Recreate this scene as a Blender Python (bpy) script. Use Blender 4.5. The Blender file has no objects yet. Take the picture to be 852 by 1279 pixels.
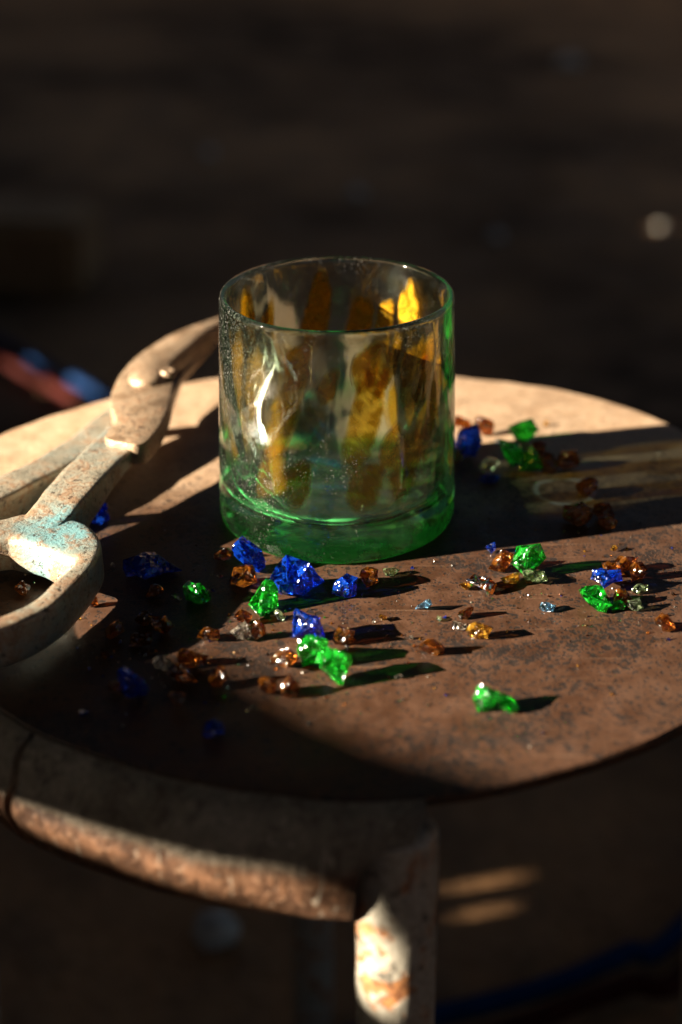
import bpy, bmesh, math, random
from mathutils import Vector, Matrix, noise

# ---------------------------------------------------------------- camera, world, sun, exposure
S = bpy.context.scene
COL = S.collection
MM = 0.001

cam_data = bpy.data.cameras.new('camera')
cam = bpy.data.objects.new('camera', cam_data)
COL.objects.link(cam)
S.camera = cam
cam.location = (0.0, -0.5263956, 0.2705047)
cam.rotation_euler = (math.radians(90 - 27.19777), 0, 0)
cam_data.sensor_fit = 'VERTICAL'
cam_data.sensor_height = 36.0
cam_data.lens = 36.0 * 1905.014 / 1279.0
cam_data.shift_x = 5.084 / 1279.0
cam_data.shift_y = -2.152 / 1279.0
cam_data.clip_start = 0.02
cam_data.clip_end = 60
cam_data.dof.use_dof = True
cam_data.dof.focus_distance = 0.535
cam_data.dof.aperture_fstop = 4.5
cam_data.dof.aperture_blades = 0

SUN_AZ, SUN_EL = math.radians(14.5), math.radians(18.5)   # the light travels to +x and a little to +y, and down
SUN_DIR = Vector((math.cos(SUN_AZ) * math.cos(SUN_EL), math.sin(SUN_AZ) * math.cos(SUN_EL), -math.sin(SUN_EL)))

world = bpy.data.worlds.new('World')
S.world = world
world.use_nodes = True
wn = world.node_tree
wn.nodes.clear()
sky = wn.nodes.new('ShaderNodeTexSky')
sky.sky_type = 'NISHITA'
sky.sun_disc = False
sky.dust_density = 4.0
sky.air_density = 0.8
sky.ozone_density = 0.6
sky.sun_elevation = SUN_EL
sky.sun_rotation = math.radians(270) - SUN_AZ
bg = wn.nodes.new('ShaderNodeBackground')
bg.inputs['Strength'].default_value = 0.008
wo = wn.nodes.new('ShaderNodeOutputWorld')
wn.links.new(sky.outputs[0], bg.inputs[0])
wn.links.new(bg.outputs[0], wo.inputs[0])

sun_data = bpy.data.lights.new('sun', 'SUN')
sun_data.energy = 5.0
sun_data.angle = math.radians(0.53)
sun_data.color = (1.0, 0.86, 0.68)
sun = bpy.data.objects.new('sun', sun_data)
COL.objects.link(sun)
sun.rotation_euler = SUN_DIR.to_track_quat('-Z', 'Y').to_euler()
sun.location = -SUN_DIR * 6

S.view_settings.view_transform = 'Standard'
S.view_settings.look = 'None'
S.view_settings.exposure = 2.75
S.view_settings.gamma = 1.0
S.view_settings.use_curve_mapping = False

S.render.engine = 'CYCLES'
cy = S.cycles
cy.max_bounces = 22
cy.diffuse_bounces = 3
cy.glossy_bounces = 8
cy.transmission_bounces = 20
cy.transparent_max_bounces = 32
cy.caustics_reflective = False
cy.caustics_refractive = False
cy.blur_glossy = 0.0
cy.sample_clamp_indirect = 12.0
cy.use_denoising = True
try:
    cy.denoiser = 'OPENIMAGEDENOISE'
except Exception:
    pass

# ---------------------------------------------------------------- measured outlines, millimetres
HEAD = [(-50.7, 151.9), (-60.4, 142.2), (-70.6, 131.6), (-79.4, 117.3), (-87.3, 98.7), (-92.1, 78.2), (-93.4, 57.2), (-92.2, 45.4), (-87.8, 29.3), (-90.1, 13.2), (-83.5, 7.9), (-75.0, 6.5), (-70.4, 20.7), (-68.4, 38.9), (-68.4, 58.9), (-69.5, 74.6), (-72.2, 91.1), (-67.6, 106.4), (-62.0, 124.4), (-55.1, 140.1)]
LOWER_BLADE = [(-50.5, 179.7), (-56.2, 149.1), (-65.2, 112.9), (-68.7, 96.0), (-70.2, 67.7), (-75.4, 40.7), (-89.0, 44.6), (-94.0, 73.7), (-86.7, 96.0), (-76.2, 122.6), (-64.5, 150.2)]
RIGHT_ARM = [(-83.0, 27.3), (-87.2, 10.7), (-92.6, -5.8), (-98.5, -24.2), (-103.2, -38.5), (-109.8, -52.7)]
LOOP_OUT = [(-90.1, -45.4), (-84.6, -53.9), (-82.3, -62.7), (-83.5, -75.2), (-87.6, -89.3), (-92.8, -102.2), (-99.6, -110.6), (-106.2, -116.0), (-117.4, -122.1), (-132.6, -121.2), (-144.5, -109.1), (-152.9, -80.7), (-148.7, -56.3), (-134.1, -46.0), (-120.5, -43.0), (-111.1, -38.0), (-97.3, -41.1)]
LOOP_IN = [(-95.2, -66.7), (-89.9, -70.7), (-88.7, -73.5), (-89.5, -78.5), (-92.8, -88.2), (-96.7, -97.6), (-101.8, -105.7), (-107.2, -110.6), (-118.8, -116.0), (-132.1, -113.1), (-140.2, -103.2), (-145.2, -83.4), (-142.0, -66.7), (-130.0, -58.6), (-118.0, -55.7), (-113.2, -55.7), (-104.7, -59.8)]
LEFT_ARM = [(-84.5, 69.9), (-92.9, 51.3), (-102.0, 32.2), (-112.8, 12.6), (-127.3, -9.4), (-140.5, -31.2)]
LEFT_LOOP = [(-140.8, -30.3), (-157.7, -32.8), (-175.4, -42.2), (-186.1, -63.1), (-181.3, -82.6), (-165.0, -87.9), (-153.4, -71.6), (-144.8, -50.1), (-140.2, -32.8)]
BOLT = [(-79.7, 71.1)]
CRUMBS = [
    (-66.5, -51.7, 22.87, 0.42, 0.6, 'blue', 'long dark blue glass chunk in the shadow beside the shears loop'),
    (-47.8, -69.6, 12.05, 0.85, 0.9, 'green', 'green glass crumb lying alone in shadow left of the tumbler foot'),
    (-41.4, -40.2, 7.99, 0.6, 0.8, 'amber', 'small brown glass chip in shadow left of the tumbler foot'),
    (-31.1, -48.3, 13.80, 0.95, 0.7, 'blue', 'bright blue upright glass chunk touching the tumbler foot on its left'),
    (-33.7, -58.1, 13.58, 0.55, 0.7, 'amber', 'dark amber crumb in front of the upright blue chunk by the tumbler'),
    (-14.3, -63.1, 24.37, 0.52, 0.6, 'blue', 'largest bright blue glass chunk, lying lengthwise in front of the tumbler'),
    (-24.5, -74.8, 14.46, 0.75, 0.9, 'green', 'bright green crumb directly in front of the largest blue chunk'),
    (-19.6, -81.2, 4.98, 0.7, 0.8, 'pale', 'tiny pale green chip just below the bright green crumb'),
    (-32.0, -84.1, 7.43, 0.7, 0.8, 'amber', 'small brown crumb below left of the bright green crumb'),
    (-31.7, -94.5, 8.51, 0.75, 0.6, 'clear', 'colourless flake leaning on an orange crumb left of the centre pile'),
    (-26.9, -94.1, 6.69, 1.0, 0.7, 'amber', 'orange crumb with a colourless flake leaning on it'),
    (-42.3, -95.0, 9.11, 0.6, 0.7, 'amber', 'small amber crumb with a bright white glint at the shadow edge'),
    (-46.9, -110.3, 11.82, 0.65, 0.5, 'amber', 'orange tilted splinter with a wide brown shadow, front left'),
    (-56.0, -112.9, 7.65, 0.7, 0.6, 'clear', 'clear brownish chip at the left end of the tilted orange splinter'),
    (-49.2, -119.1, 11.63, 0.4, 0.7, 'amber', 'flat dark brown chip in front of the tilted orange splinter'),
    (-37.7, -122.6, 8.09, 0.9, 0.8, 'amber', 'dark brown crumb with a long thin shadow, front left'),
    (-63.5, -129.5, 11.98, 0.95, 0.8, 'blue', 'large dim blue chunk deep in the front left shadow'),
    (-69.1, -125.1, 6.33, 0.9, 0.8, 'amber', 'dim brown crumb touching the dim blue chunk on its left'),
    (-49.2, -132.6, 7.94, 0.6, 0.7, 'amber', 'dim brown chip with a pale glint, in shadow at the front'),
    (-77.8, -137.9, 3.65, 0.6, 0.8, 'blue', 'tiny blue chip nearest the front left edge'),
    (-37.1, -148.7, 9.35, 0.6, 0.8, 'blue', 'blue crumb in shadow lying nearest the front rim'),
    (-84.3, -73.1, 5.36, 0.8, 0.7, 'amber', 'small orange chip leaning against the shears loop'),
    (-73.7, -93.0, 7.92, 0.7, 0.8, 'amber', 'dark brown crumb in shadow in front of the shears loop'),
    (-58.5, -90.8, 10.40, 0.6, 0.8, 'amber', 'dark brown crumb in shadow between shears loop and centre pile'),
    (-64.9, -83.8, 7.43, 0.6, 0.8, 'amber', 'dull brown crumb in shadow behind the pair left of the centre pile'),
    (-75.8, -105.3, 4.77, 0.7, 0.8, 'amber', 'tiny brown crumb with a speck of glint below the shears loop'),
    (-65.0, -97.0, 9.08, 0.5, 0.8, 'amber', 'flat nearly black crumb in the middle of the front left shadow'),
    (-64.1, -66.1, 7.66, 0.6, 0.8, 'amber', 'dull brown crumb in front of the long dark blue chunk'),
    (-56.0, -68.2, 3.81, 0.6, 0.8, 'clear', 'tiny clear chip left of the lone shadowed green crumb'),
    (-80.8, -45.2, 2.31, 0.8, 0.8, 'clear', 'tiny bright bead of clear glass right of the shears loop'),
    (-91.1, -10.6, 11.85, 0.8, 0.8, 'blue', 'dark blue crumb in shadow under the right shears arm'),
    (-110.2, -64.6, 7.04, 0.7, 0.8, 'amber', 'dim brown crumb lying inside the shears loop'),
    (-107.3, -49.0, 8.53, 0.4, 0.8, 'clear', 'dim flat clear flake lying inside the shears loop'),
    (3.4, -66.3, 10.84, 0.85, 0.6, 'blue', 'pointed blue pyramid crumb in front of the tumbler centre'),
    (12.2, -58.7, 10.98, 0.7, 0.8, 'amber', 'brown crumb in front of the tumbler, right of the pointed blue one'),
    (18.9, -51.2, 6.54, 0.5, 0.8, 'pale', 'small olive sliver under the front of the tumbler foot'),
    (30.0, -75.5, 6.28, 0.6, 0.6, 'lightblue', 'tiny pale blue triangular flake on the open rust'),
    (15.8, -82.2, 4.04, 0.6, 0.8, 'yellow', 'tiny yellow grain in front of the tumbler centre'),
    (34.1, -82.3, 4.03, 0.4, 0.8, 'pale', 'tiny pale green grain below the pale blue triangular flake'),
    (31.0, -102.7, 11.98, 0.5, 0.55, 'amber', 'orange brown bar shaped crumb alone right of the centre pile'),
    (2.9, -96.1, 10.30, 0.75, 0.7, 'amber', 'brown crumb with a broad brown shadow, right of the centre blue chunk'),
    (-10.1, -95.4, 13.35, 0.85, 0.8, 'blue', 'blue chunk at the back of the centre pile'),
    (-7.5, -107.9, 13.65, 0.85, 0.8, 'green', 'green crumb in the middle of the centre pile, against the blue chunk'),
    (0.0, -119.0, 12.21, 1.0, 0.8, 'green', 'green crumb at the front of the centre pile'),
    (-17.3, -112.1, 10.01, 0.85, 0.7, 'amber', 'dark amber crumb left of the centre pile greens'),
    (-21.8, -127.4, 8.02, 0.85, 0.7, 'amber', 'brown and clear crumb, left one of the front pair'),
    (-14.8, -127.8, 8.01, 0.85, 0.7, 'amber', 'brown crumb, right one of the front pair'),
    (19.7, -117.7, 3.21, 0.5, 0.8, 'clear', 'tiny white chip right of the centre pile shadow'),
    (24.6, -93.9, 2.13, 0.6, 0.8, 'clear', 'tiny pale grain left of the orange brown bar'),
    (54.2, 78.1, 10.29, 0.7, 0.8, 'amber', 'orange crumb farthest back, beside the right of the tumbler'),
    (62.9, 70.8, 10.19, 0.8, 0.8, 'amber', 'brown crumb behind the far blue chunk'),
    (54.1, 48.9, 13.69, 1.05, 0.7, 'blue', 'blue chunk touching the right of the tumbler, far side'),
    (49.6, 42.7, 6.03, 1.1, 0.7, 'amber', 'bright orange bead between tumbler and far blue chunk'),
    (61.4, 34.3, 8.94, 0.75, 0.8, 'clear', 'clear and amber crumb with white glint right of the far blue chunk'),
    (78.4, 64.0, 14.75, 0.65, 0.7, 'green', 'bright green rounded crumb on the pale sunlit rust at the back'),
    (90.2, 80.4, 3.97, 0.6, 0.8, 'yellow', 'tiny yellow grain behind the rounded green crumb at the back'),
    (67.9, 61.0, 3.48, 0.8, 0.8, 'lightblue', 'tiny light blue grain left of the rounded green crumb at the back'),
    (71.5, 40.2, 13.52, 0.8, 0.8, 'green', 'dark green crumb, left of the touching pair at the back'),
    (79.6, 36.3, 13.45, 0.8, 0.8, 'green', 'speckled green crumb, right of the touching pair at the back'),
    (85.9, 33.7, 11.91, 0.75, 0.8, 'amber', 'brown crumb right of the touching green pair at the back'),
    (94.3, 37.8, 10.48, 0.8, 0.8, 'amber', 'dark yellow brown crumb, rightmost of the back pile'),
    (83.4, 52.1, 9.16, 0.6, 0.8, 'amber', 'brown crumb behind the touching green pair at the back'),
    (61.3, 25.1, 11.03, 0.3, 0.6, 'blue', 'thin flat blue flake in the tumbler shadow'),
    (99.5, 12.8, 13.72, 0.6, 0.8, 'amber', 'dark red brown crumb alone in the tumbler shadow'),
    (91.4, -10.8, 13.24, 0.75, 0.8, 'amber', 'largest brown crumb near the front edge of the tumbler shadow'),
    (102.4, -6.7, 10.52, 0.7, 0.8, 'amber', 'dark brown crumb behind a small orange one in the tumbler shadow'),
    (102.0, -15.6, 8.99, 0.5, 0.8, 'amber', 'small orange crumb at the front edge of the tumbler shadow'),
    (56.9, -33.9, 5.38, 0.8, 0.8, 'blue', 'tiny blue crumb at the front of the tumbler shadow'),
    (59.2, -47.6, 9.87, 0.75, 0.8, 'amber', 'amber crumb leaning on the left of the big right hand green crumb'),
    (68.7, -50.1, 15.07, 0.8, 0.7, 'green', 'big green crumb with peaked top and long shadow, right of tumbler'),
    (61.7, -56.8, 9.07, 0.45, 0.8, 'yellow', 'flat yellow amber crumb under the big peaked green crumb'),
    (70.5, -56.4, 11.02, 0.4, 0.8, 'pale', 'flat olive flake under the big peaked green crumb'),
    (51.0, -61.8, 10.92, 0.55, 0.8, 'amber', 'flat dark brown crumb left of the flat yellow one'),
    (45.7, -61.3, 5.79, 0.5, 0.6, 'yellow', 'pale yellow sliver at the left end of the flat dark brown crumb'),
    (57.2, -62.6, 4.17, 0.5, 0.8, 'pale', 'tiny pale chip in front of the flat dark brown crumb'),
    (102.0, -32.6, 4.04, 0.5, 0.8, 'yellow', 'tiny yellow grain behind the right hand pile'),
    (98.2, -52.3, 9.14, 0.7, 0.7, 'amber', 'amber crumb behind the blue one of the right hand pile'),
    (103.8, -48.2, 9.20, 0.7, 0.8, 'amber', 'dark brown crumb at the back of the right hand pile'),
    (107.0, -54.3, 8.46, 0.95, 0.7, 'amber', 'tall brown crumb at the right of the right hand pile'),
    (94.5, -61.5, 12.86, 0.5, 0.7, 'blue', 'blue crumb on top of the right hand pile'),
    (89.9, -73.0, 13.87, 0.6, 0.8, 'green', 'dark green crumb at the front left of the right hand pile'),
    (98.8, -71.0, 6.96, 0.8, 0.8, 'amber', 'small brown crumb between the greens of the right hand pile'),
    (102.5, -75.1, 6.91, 0.6, 0.8, 'pale', 'pale green crumb at the front right of the right hand pile'),
    (96.8, -74.9, 7.54, 0.5, 0.7, 'green', 'flat bright green chip at the front of the right hand pile'),
    (106.3, -63.1, 7.05, 0.45, 0.8, 'pale', 'flat pale chip at the right edge of the right hand pile'),
    (71.9, -75.6, 7.53, 0.4, 0.6, 'lightblue', 'light blue flake alone between the right hand piles'),
    (44.3, -80.4, 6.85, 0.6, 0.8, 'amber', 'small dark amber crumb behind the yellow amber pair'),
    (47.0, -93.9, 9.73, 0.65, 0.6, 'yellow', 'yellow amber crumb with a short shadow right of the bar'),
    (41.6, -87.1, 7.39, 0.4, 0.5, 'clear', 'clear pale sliver touching the yellow amber crumb'),
    (109.7, -88.2, 7.99, 0.75, 0.8, 'amber', 'orange brown crumb alone near the right edge of the picture'),
    (45.9, -134.5, 11.30, 0.7, 0.8, 'green', 'dark green crumb, left of the pair near the front right edge'),
    (52.2, -135.4, 7.90, 0.65, 0.8, 'green', 'bright green crumb, right of the pair near the front right edge'),
]
STREAKS = [
    (-135.3, 65.4, 10.7, 30.2, 6, 'amber'),
    (-74.1, 61.8, 15.0, 49.2, 13, 'amber'),
    (-119.6, 52.5, 11.3, 36.1, 15, 'amber'),
    (-126.2, 27.4, 12.2, 26.2, 8, 'amber'),
    (-111.6, 17.3, 13.0, 21.7, 6, 'amber'),
    (-75.5, 13.3, 16.1, 19.7, 10, 'amber'),
    (-52.1, 25.1, 14.6, 31.5, 14, 'amber'),
    (-111.2, 80.5, 12.4, 19.7, 14, 'amber'),
    (-74.4, 83.3, 12.0, 19.7, 12, 'amber'),
    (-48.0, 77.5, 13.2, 27.6, 12, 'amber'),
    (-148.7, 70.2, 8.3, 36.1, 4, 'amber'),
    (-33.7, 51.4, 8.3, 45.9, 12, 'amber'),
    (-63.2, 75.5, 5.8, 23.0, 20, 'amber'),
    (102.6, 72.3, 13.3, 35.5, -6, 'amber'),
    (45.4, 74.2, 11.0, 25.9, -6, 'amber'),
    (151.6, 75.5, 11.7, 25.9, -4, 'amber'),
    (76.8, 63.1, 12.0, 25.9, -10, 'amber'),
    (122.8, 41.7, 13.9, 25.9, -8, 'amber'),
    (99.5, 14.7, 13.2, 22.2, -6, 'amber'),
    (52.4, 25.3, 12.3, 25.9, -8, 'amber'),
]
SKIRT_PROFILE = [(0.5, -0.3), (1.83, -0.93), (3.17, -1.57), (4.5, -2.2), (5.67, -3.47), (6.83, -4.73), (8.0, -6.0), (8.83, -7.67), (9.67, -9.33), (10.5, -11.0), (11.0, -13.0), (11.5, -15.0), (12.0, -17.0), (12.1, -19.0), (12.2, -21.0), (12.3, -23.0), (12.0, -25.0), (11.7, -27.0), (11.4, -29.0), (10.7, -30.83), (10.0, -32.67), (9.3, -34.5), (8.2, -36.0), (7.1, -37.5), (6.0, -39.0), (4.83, -40.0), (3.67, -41.0), (2.5, -42)]
SKIRT_END = [-82.79, -82.84, -82.88, -83.05, -83.27, -83.49, -83.75, -84.1, -84.44, -87.87, -88.46, -88.96, -89.2, -89.41, -89.54, -89.64, -89.73, -89.81, -89.89, -89.92, -89.95, -89.98, -89.99, -90.0, -90.01, -90.0, -90.0, -89.99]

DISC_C = (4.05, -11.08)
# radius of the seat's worn edge by direction (degrees, millimetres)
DISC_R = [(-180, 168), (-131.3, 164.2), (-125.2, 165.3), (-114.3, 165.0), (-101, 166.0), (-89.1, 168.1), (-77.2, 167.4),
          (-68.5, 166.3), (-58.6, 166.4), (-52.5, 166.1), (-20, 168), (20, 169), (33.3, 169.3), (39.3, 168.9), (45.1, 167.7),
          (53.4, 165.3), (59.9, 161.2), (67.9, 157.5), (80, 156.5), (100, 157), (120, 159), (136.6, 163.6), (143.6, 167.1),
          (150.7, 170), (180, 168)]
GROUND_Z = -0.45

# ---------------------------------------------------------------- helpers
def interp(tab, x):
    for (a, va), (b, vb) in zip(tab, tab[1:]):
        if a <= x <= b:
            t = (x - a) / (b - a) if b > a else 0
            t = t * t * (3 - 2 * t)
            return va + (vb - va) * t
    return tab[-1][1]

def link(o, parent=None):
    COL.objects.link(o)
    if parent is not None:
        o.parent = parent
    return o

def obj(name, bm, mat, parent=None, smooth=False, angle=None):
    me = bpy.data.meshes.new(name)
    bmesh.ops.recalc_face_normals(bm, faces=bm.faces[:])
    bm.to_mesh(me)
    bm.free()
    if smooth:
        me.polygons.foreach_set('use_smooth', [True] * len(me.polygons))
        if angle is not None:
            try:
                me.set_sharp_from_angle(angle=math.radians(angle))
            except Exception:
                pass
    me.materials.append(mat)
    o = bpy.data.objects.new(name, me)
    return link(o, parent)

def thing(name, label, cat, loc=(0, 0, 0), group=None):
    o = bpy.data.objects.new(name, None)
    o.empty_display_size = 0.02
    o.location = loc
    o['label'] = label
    o['category'] = cat
    if group:
        o['group'] = group
    return link(o)

def tag(o, label, cat, group=None):
    o['label'] = label
    o['category'] = cat
    if group:
        o['group'] = group
    return o

def structure(o):
    o['kind'] = 'structure'
    return o

def catmull(pts, n, closed=False):
    pts = [Vector(p) for p in pts]
    out = []
    m = len(pts)
    rng = m if closed else m - 1
    for i in range(rng):
        if closed:
            p0, p1, p2, p3 = pts[(i - 1) % m], pts[i], pts[(i + 1) % m], pts[(i + 2) % m]
        else:
            p0, p1, p2, p3 = pts[max(i - 1, 0)], pts[i], pts[i + 1], pts[min(i + 2, m - 1)]
        for k in range(n):
            t = k / n
            out.append(0.5 * ((2 * p1) + (p2 - p0) * t + (2 * p0 - 5 * p1 + 4 * p2 - p3) * t * t + (3 * p1 - p0 - 3 * p2 + p3) * t ** 3))
    if not closed:
        out.append(pts[-1])
    return out

def superellipse(n, e):
    r = []
    for k in range(n):
        a = 2 * math.pi * k / n + math.pi / n
        c, s = math.cos(a), math.sin(a)
        r.append((math.copysign(abs(c) ** (2 / e), c), math.copysign(abs(s) ** (2 / e), s)))
    return r

def sweep(bm, path, wid, hei, e=2.0, n=20, closed=False, wobble=0.0, up=Vector((0, 0, 1)), freq=60.0):
    """a bar of super-elliptic section along a path; wid(t), hei(t) are full sizes"""
    sec = superellipse(n, e)
    m = len(path)
    rings = []
    for i, p in enumerate(path):
        if closed:
            t = path[(i + 1) % m] - path[(i - 1) % m]
        else:
            t = path[min(i + 1, m - 1)] - path[max(i - 1, 0)]
        t.normalize()
        side = t.cross(up).normalized()
        u = side.cross(t).normalized()
        f = i / (m - 1)
        w, h = wid(f) / 2, hei(f) / 2
        ring = []
        for (a, b) in sec:
            q = p + side * a * w + u * b * h
            if wobble:
                q = q + (side * a + u * b) * wobble * noise.noise(q * freq)
            ring.append(bm.verts.new(q))
        rings.append(ring)
    cnt = m if closed else m - 1
    for i in range(cnt):
        A, B = rings[i], rings[(i + 1) % m]
        for k in range(n):
            bm.faces.new((A[k], A[(k + 1) % n], B[(k + 1) % n], B[k]))
    if not closed:
        bm.faces.new(rings[0][::-1])
        bm.faces.new(rings[-1])
    return rings

def box(bm, a, b):
    vs = [bm.verts.new((x, y, z)) for x in (a[0], b[0]) for y in (a[1], b[1]) for z in (a[2], b[2])]
    for q in ((0, 1, 3, 2), (4, 6, 7, 5), (0, 4, 5, 1), (2, 3, 7, 6), (0, 2, 6, 4), (1, 5, 7, 3)):
        bm.faces.new([vs[i] for i in q])

# ---------------------------------------------------------------- materials
class NT:
    def __init__(self, name):
        self.m = bpy.data.materials.new(name)
        self.m.use_nodes = True
        self.t = self.m.node_tree
        self.t.nodes.clear()
        self.out = self.n('ShaderNodeOutputMaterial')
    def n(self, kind, **kw):
        nd = self.t.nodes.new(kind)
        for k, v in kw.items():
            setattr(nd, k, v)
        return nd
    def l(self, a, b):
        self.t.links.new(a, b)
    def put(self, sock, v):
        if hasattr(v, 'is_output'):
            self.l(v, sock)
        else:
            sock.default_value = v
    def coord(self, scale=1.0, kind='Object'):
        tc = self.n('ShaderNodeTexCoord')
        mp = self.n('ShaderNodeMapping')
        s = scale if isinstance(scale, tuple) else (scale,) * 3
        mp.inputs['Scale'].default_value = s
        self.l(tc.outputs[kind], mp.inputs['Vector'])
        return mp.outputs[0]
    def noise(self, vec, scale=1.0, detail=4, rough=0.55, dist=0.0):
        nd = self.n('ShaderNodeTexNoise')
        self.l(vec, nd.inputs['Vector'])
        nd.inputs['Scale'].default_value = scale
        nd.inputs['Detail'].default_value = detail
        nd.inputs['Roughness'].default_value = rough
        nd.inputs['Distortion'].default_value = dist
        return nd.outputs['Fac']
    def ramp(self, fac, stops):
        nd = self.n('ShaderNodeValToRGB')
        cr = nd.color_ramp
        while len(cr.elements) < len(stops):
            cr.elements.new(0.5)
        for e, (p, c) in zip(cr.elements, stops):
            e.position = p
            e.color = (c, c, c, 1) if isinstance(c, (int, float)) else (*c, 1)
        self.l(fac, nd.inputs[0])
        return nd.outputs[0]
    def mixc(self, fac, a, b, blend='MIX'):
        nd = self.n('ShaderNodeMix', data_type='RGBA', blend_type=blend)
        self.put(nd.inputs[0], fac)
        self.put(nd.inputs[6], a if hasattr(a, 'is_output') else (*a, 1))
        self.put(nd.inputs[7], b if hasattr(b, 'is_output') else (*b, 1))
        return nd.outputs[2]
    def math(self, op, a, b=0.0, c=0.0, clamp=False):
        nd = self.n('ShaderNodeMath', operation=op, use_clamp=clamp)
        self.put(nd.inputs[0], a)
        self.put(nd.inputs[1], b)
        self.put(nd.inputs[2], c)
        return nd.outputs[0]
    def smooth(self, v, lo, hi):
        nd = self.n('ShaderNodeMapRange', interpolation_type='SMOOTHSTEP')
        self.put(nd.inputs['Value'], v)
        nd.inputs['From Min'].default_value = lo
        nd.inputs['From Max'].default_value = hi
        return nd.outputs[0]
    def sep(self, vec):
        nd = self.n('ShaderNodeSeparateXYZ')
        self.l(vec, nd.inputs[0])
        return nd.outputs
    def bump(self, h, strength=0.3, dist=0.001, normal=None):
        nd = self.n('ShaderNodeBump')
        nd.inputs['Strength'].default_value = strength
        nd.inputs['Distance'].default_value = dist
        self.l(h, nd.inputs['Height'])
        if normal is not None:
            self.l(normal, nd.inputs['Normal'])
        return nd.outputs[0]
    def principled(self, color, rough, metal=0.0, normal=None, spec=0.5):
        p = self.n('ShaderNodeBsdfPrincipled')
        self.put(p.inputs['Base Color'], color if hasattr(color, 'is_output') else (*color, 1))
        self.put(p.inputs['Roughness'], rough)
        self.put(p.inputs['Metallic'], metal)
        self.put(p.inputs['Specular IOR Level'], spec)
        if normal is not None:
            self.l(normal, p.inputs['Normal'])
        self.l(p.outputs[0], self.out.inputs['Surface'])
        return p
    def mixs(self, fac, a, b):
        nd = self.n('ShaderNodeMixShader')
        self.put(nd.inputs[0], fac)
        self.l(a, nd.inputs[1])
        self.l(b, nd.inputs[2])
        return nd.outputs[0]

def mat_seat():
    t = NT('rusty_steel_seat')
    c = t.coord()
    xyz = t.sep(c)
    big = t.noise(c, 14, 5, 0.6)
    fine = t.noise(c, 900, 3, 0.6)
    mid = t.noise(c, 130, 4, 0.6)
    rust = t.mixc(t.smooth(mid, 0.35, 0.68), (0.046, 0.020, 0.0095), (0.080, 0.037, 0.019))
    rust = t.mixc(t.smooth(big, 0.45, 0.7), rust, (0.072, 0.036, 0.020))
    # paler tone over the far half of the seat, its edge broken by noise
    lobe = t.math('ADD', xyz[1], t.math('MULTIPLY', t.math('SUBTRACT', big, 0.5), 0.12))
    dust = t.smooth(lobe, -0.015, 0.055)  # mask of the paler tone over the far half
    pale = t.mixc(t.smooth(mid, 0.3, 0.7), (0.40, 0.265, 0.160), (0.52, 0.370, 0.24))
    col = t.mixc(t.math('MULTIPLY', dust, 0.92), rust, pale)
    # dark pitting in drifts: separate grains, crowded where the drift is dense
    drift = t.smooth(t.noise(c, 24, 5, 0.66, 0.5), 0.34, 0.66)
    grain = None
    for sc_, lo, amt in ((760, 0.05, 0.72), (1300, 0.07, 0.62), (400, 0.01, 0.30)):
        wc = t.n('ShaderNodeVectorMath', operation='ADD')
        wn_ = t.n('ShaderNodeTexNoise')
        wn_.inputs['Scale'].default_value = sc_ * 0.8
        t.l(c, wn_.inputs['Vector'])
        wsc = t.n('ShaderNodeVectorMath', operation='SCALE')
        wsc.inputs[3].default_value = 0.9 / sc_
        t.l(wn_.outputs['Color'], wsc.inputs[0])
        t.l(c, wc.inputs[0])
        t.l(wsc.outputs[0], wc.inputs[1])
        vo = t.n('ShaderNodeTexVoronoi')
        vo.inputs['Scale'].default_value = sc_
        t.l(wc.outputs[0], vo.inputs['Vector'])
        rs = t.n('ShaderNodeSeparateColor')
        t.l(vo.outputs['Color'], rs.inputs[0])
        chance = t.math('ADD', lo, t.math('MULTIPLY', t.math('MULTIPLY', drift, drift), amt))
        on = t.math('LESS_THAN', rs.outputs[0], chance)
        size = t.math('ADD', 0.38, t.math('MULTIPLY', rs.outputs[1], 0.40))
        body = t.math('SUBTRACT', 1.0, t.smooth(t.math('SUBTRACT', vo.outputs['Distance'], size), -0.12, 0.05))
        one = t.math('MULTIPLY', on, body)
        grain = one if grain is None else t.math('MAXIMUM', grain, one)
    pits = t.math('MULTIPLY', grain, t.math('SUBTRACT', 1.0, t.math('MULTIPLY', dust, 0.7)))
    col = t.mixc(t.math('MULTIPLY', pits, 0.86), col, (0.014, 0.012, 0.011))
    # orange scratches and fine grain
    sc = t.noise(t.coord((20, 420, 20)), 1.0, 3, 0.6)
    col = t.mixc(t.math('MULTIPLY', t.smooth(sc, 0.62, 0.72), 0.42), col, (0.15, 0.085, 0.05))
    col = t.mixc(0.35, col, t.ramp(fine, [(0.3, 0.55), (0.7, 1.0)]), 'MULTIPLY')
    # a thin pale ring
    dx = t.math('SUBTRACT', xyz[0], 0.0905)
    dy = t.math('SUBTRACT', xyz[1], 0.0165)
    rr = t.math('SQRT', t.math('ADD', t.math('MULTIPLY', dx, dx), t.math('MULTIPLY', dy, dy)))
    rr = t.math('ADD', rr, t.math('MULTIPLY', t.math('SUBTRACT', mid, 0.5), 0.003))
    ring = t.math('SUBTRACT', 1.0, t.smooth(t.math('ABSOLUTE', t.math('SUBTRACT', rr, 0.0115)), 0.0004, 0.0016))
    col = t.mixc(t.math('MULTIPLY', ring, 0.5), col, (0.40, 0.44, 0.46))
    h = t.math('SUBTRACT', t.math('ADD', t.math('MULTIPLY', fine, 0.5), mid), t.math('MULTIPLY', pits, 0.8))
    nrm = t.bump(h, 0.35, 0.0006)
    t.principled(col, t.ramp(mid, [(0.3, 0.42), (0.75, 0.68)]), 0.0, nrm, 0.35)
    return t.m

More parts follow.
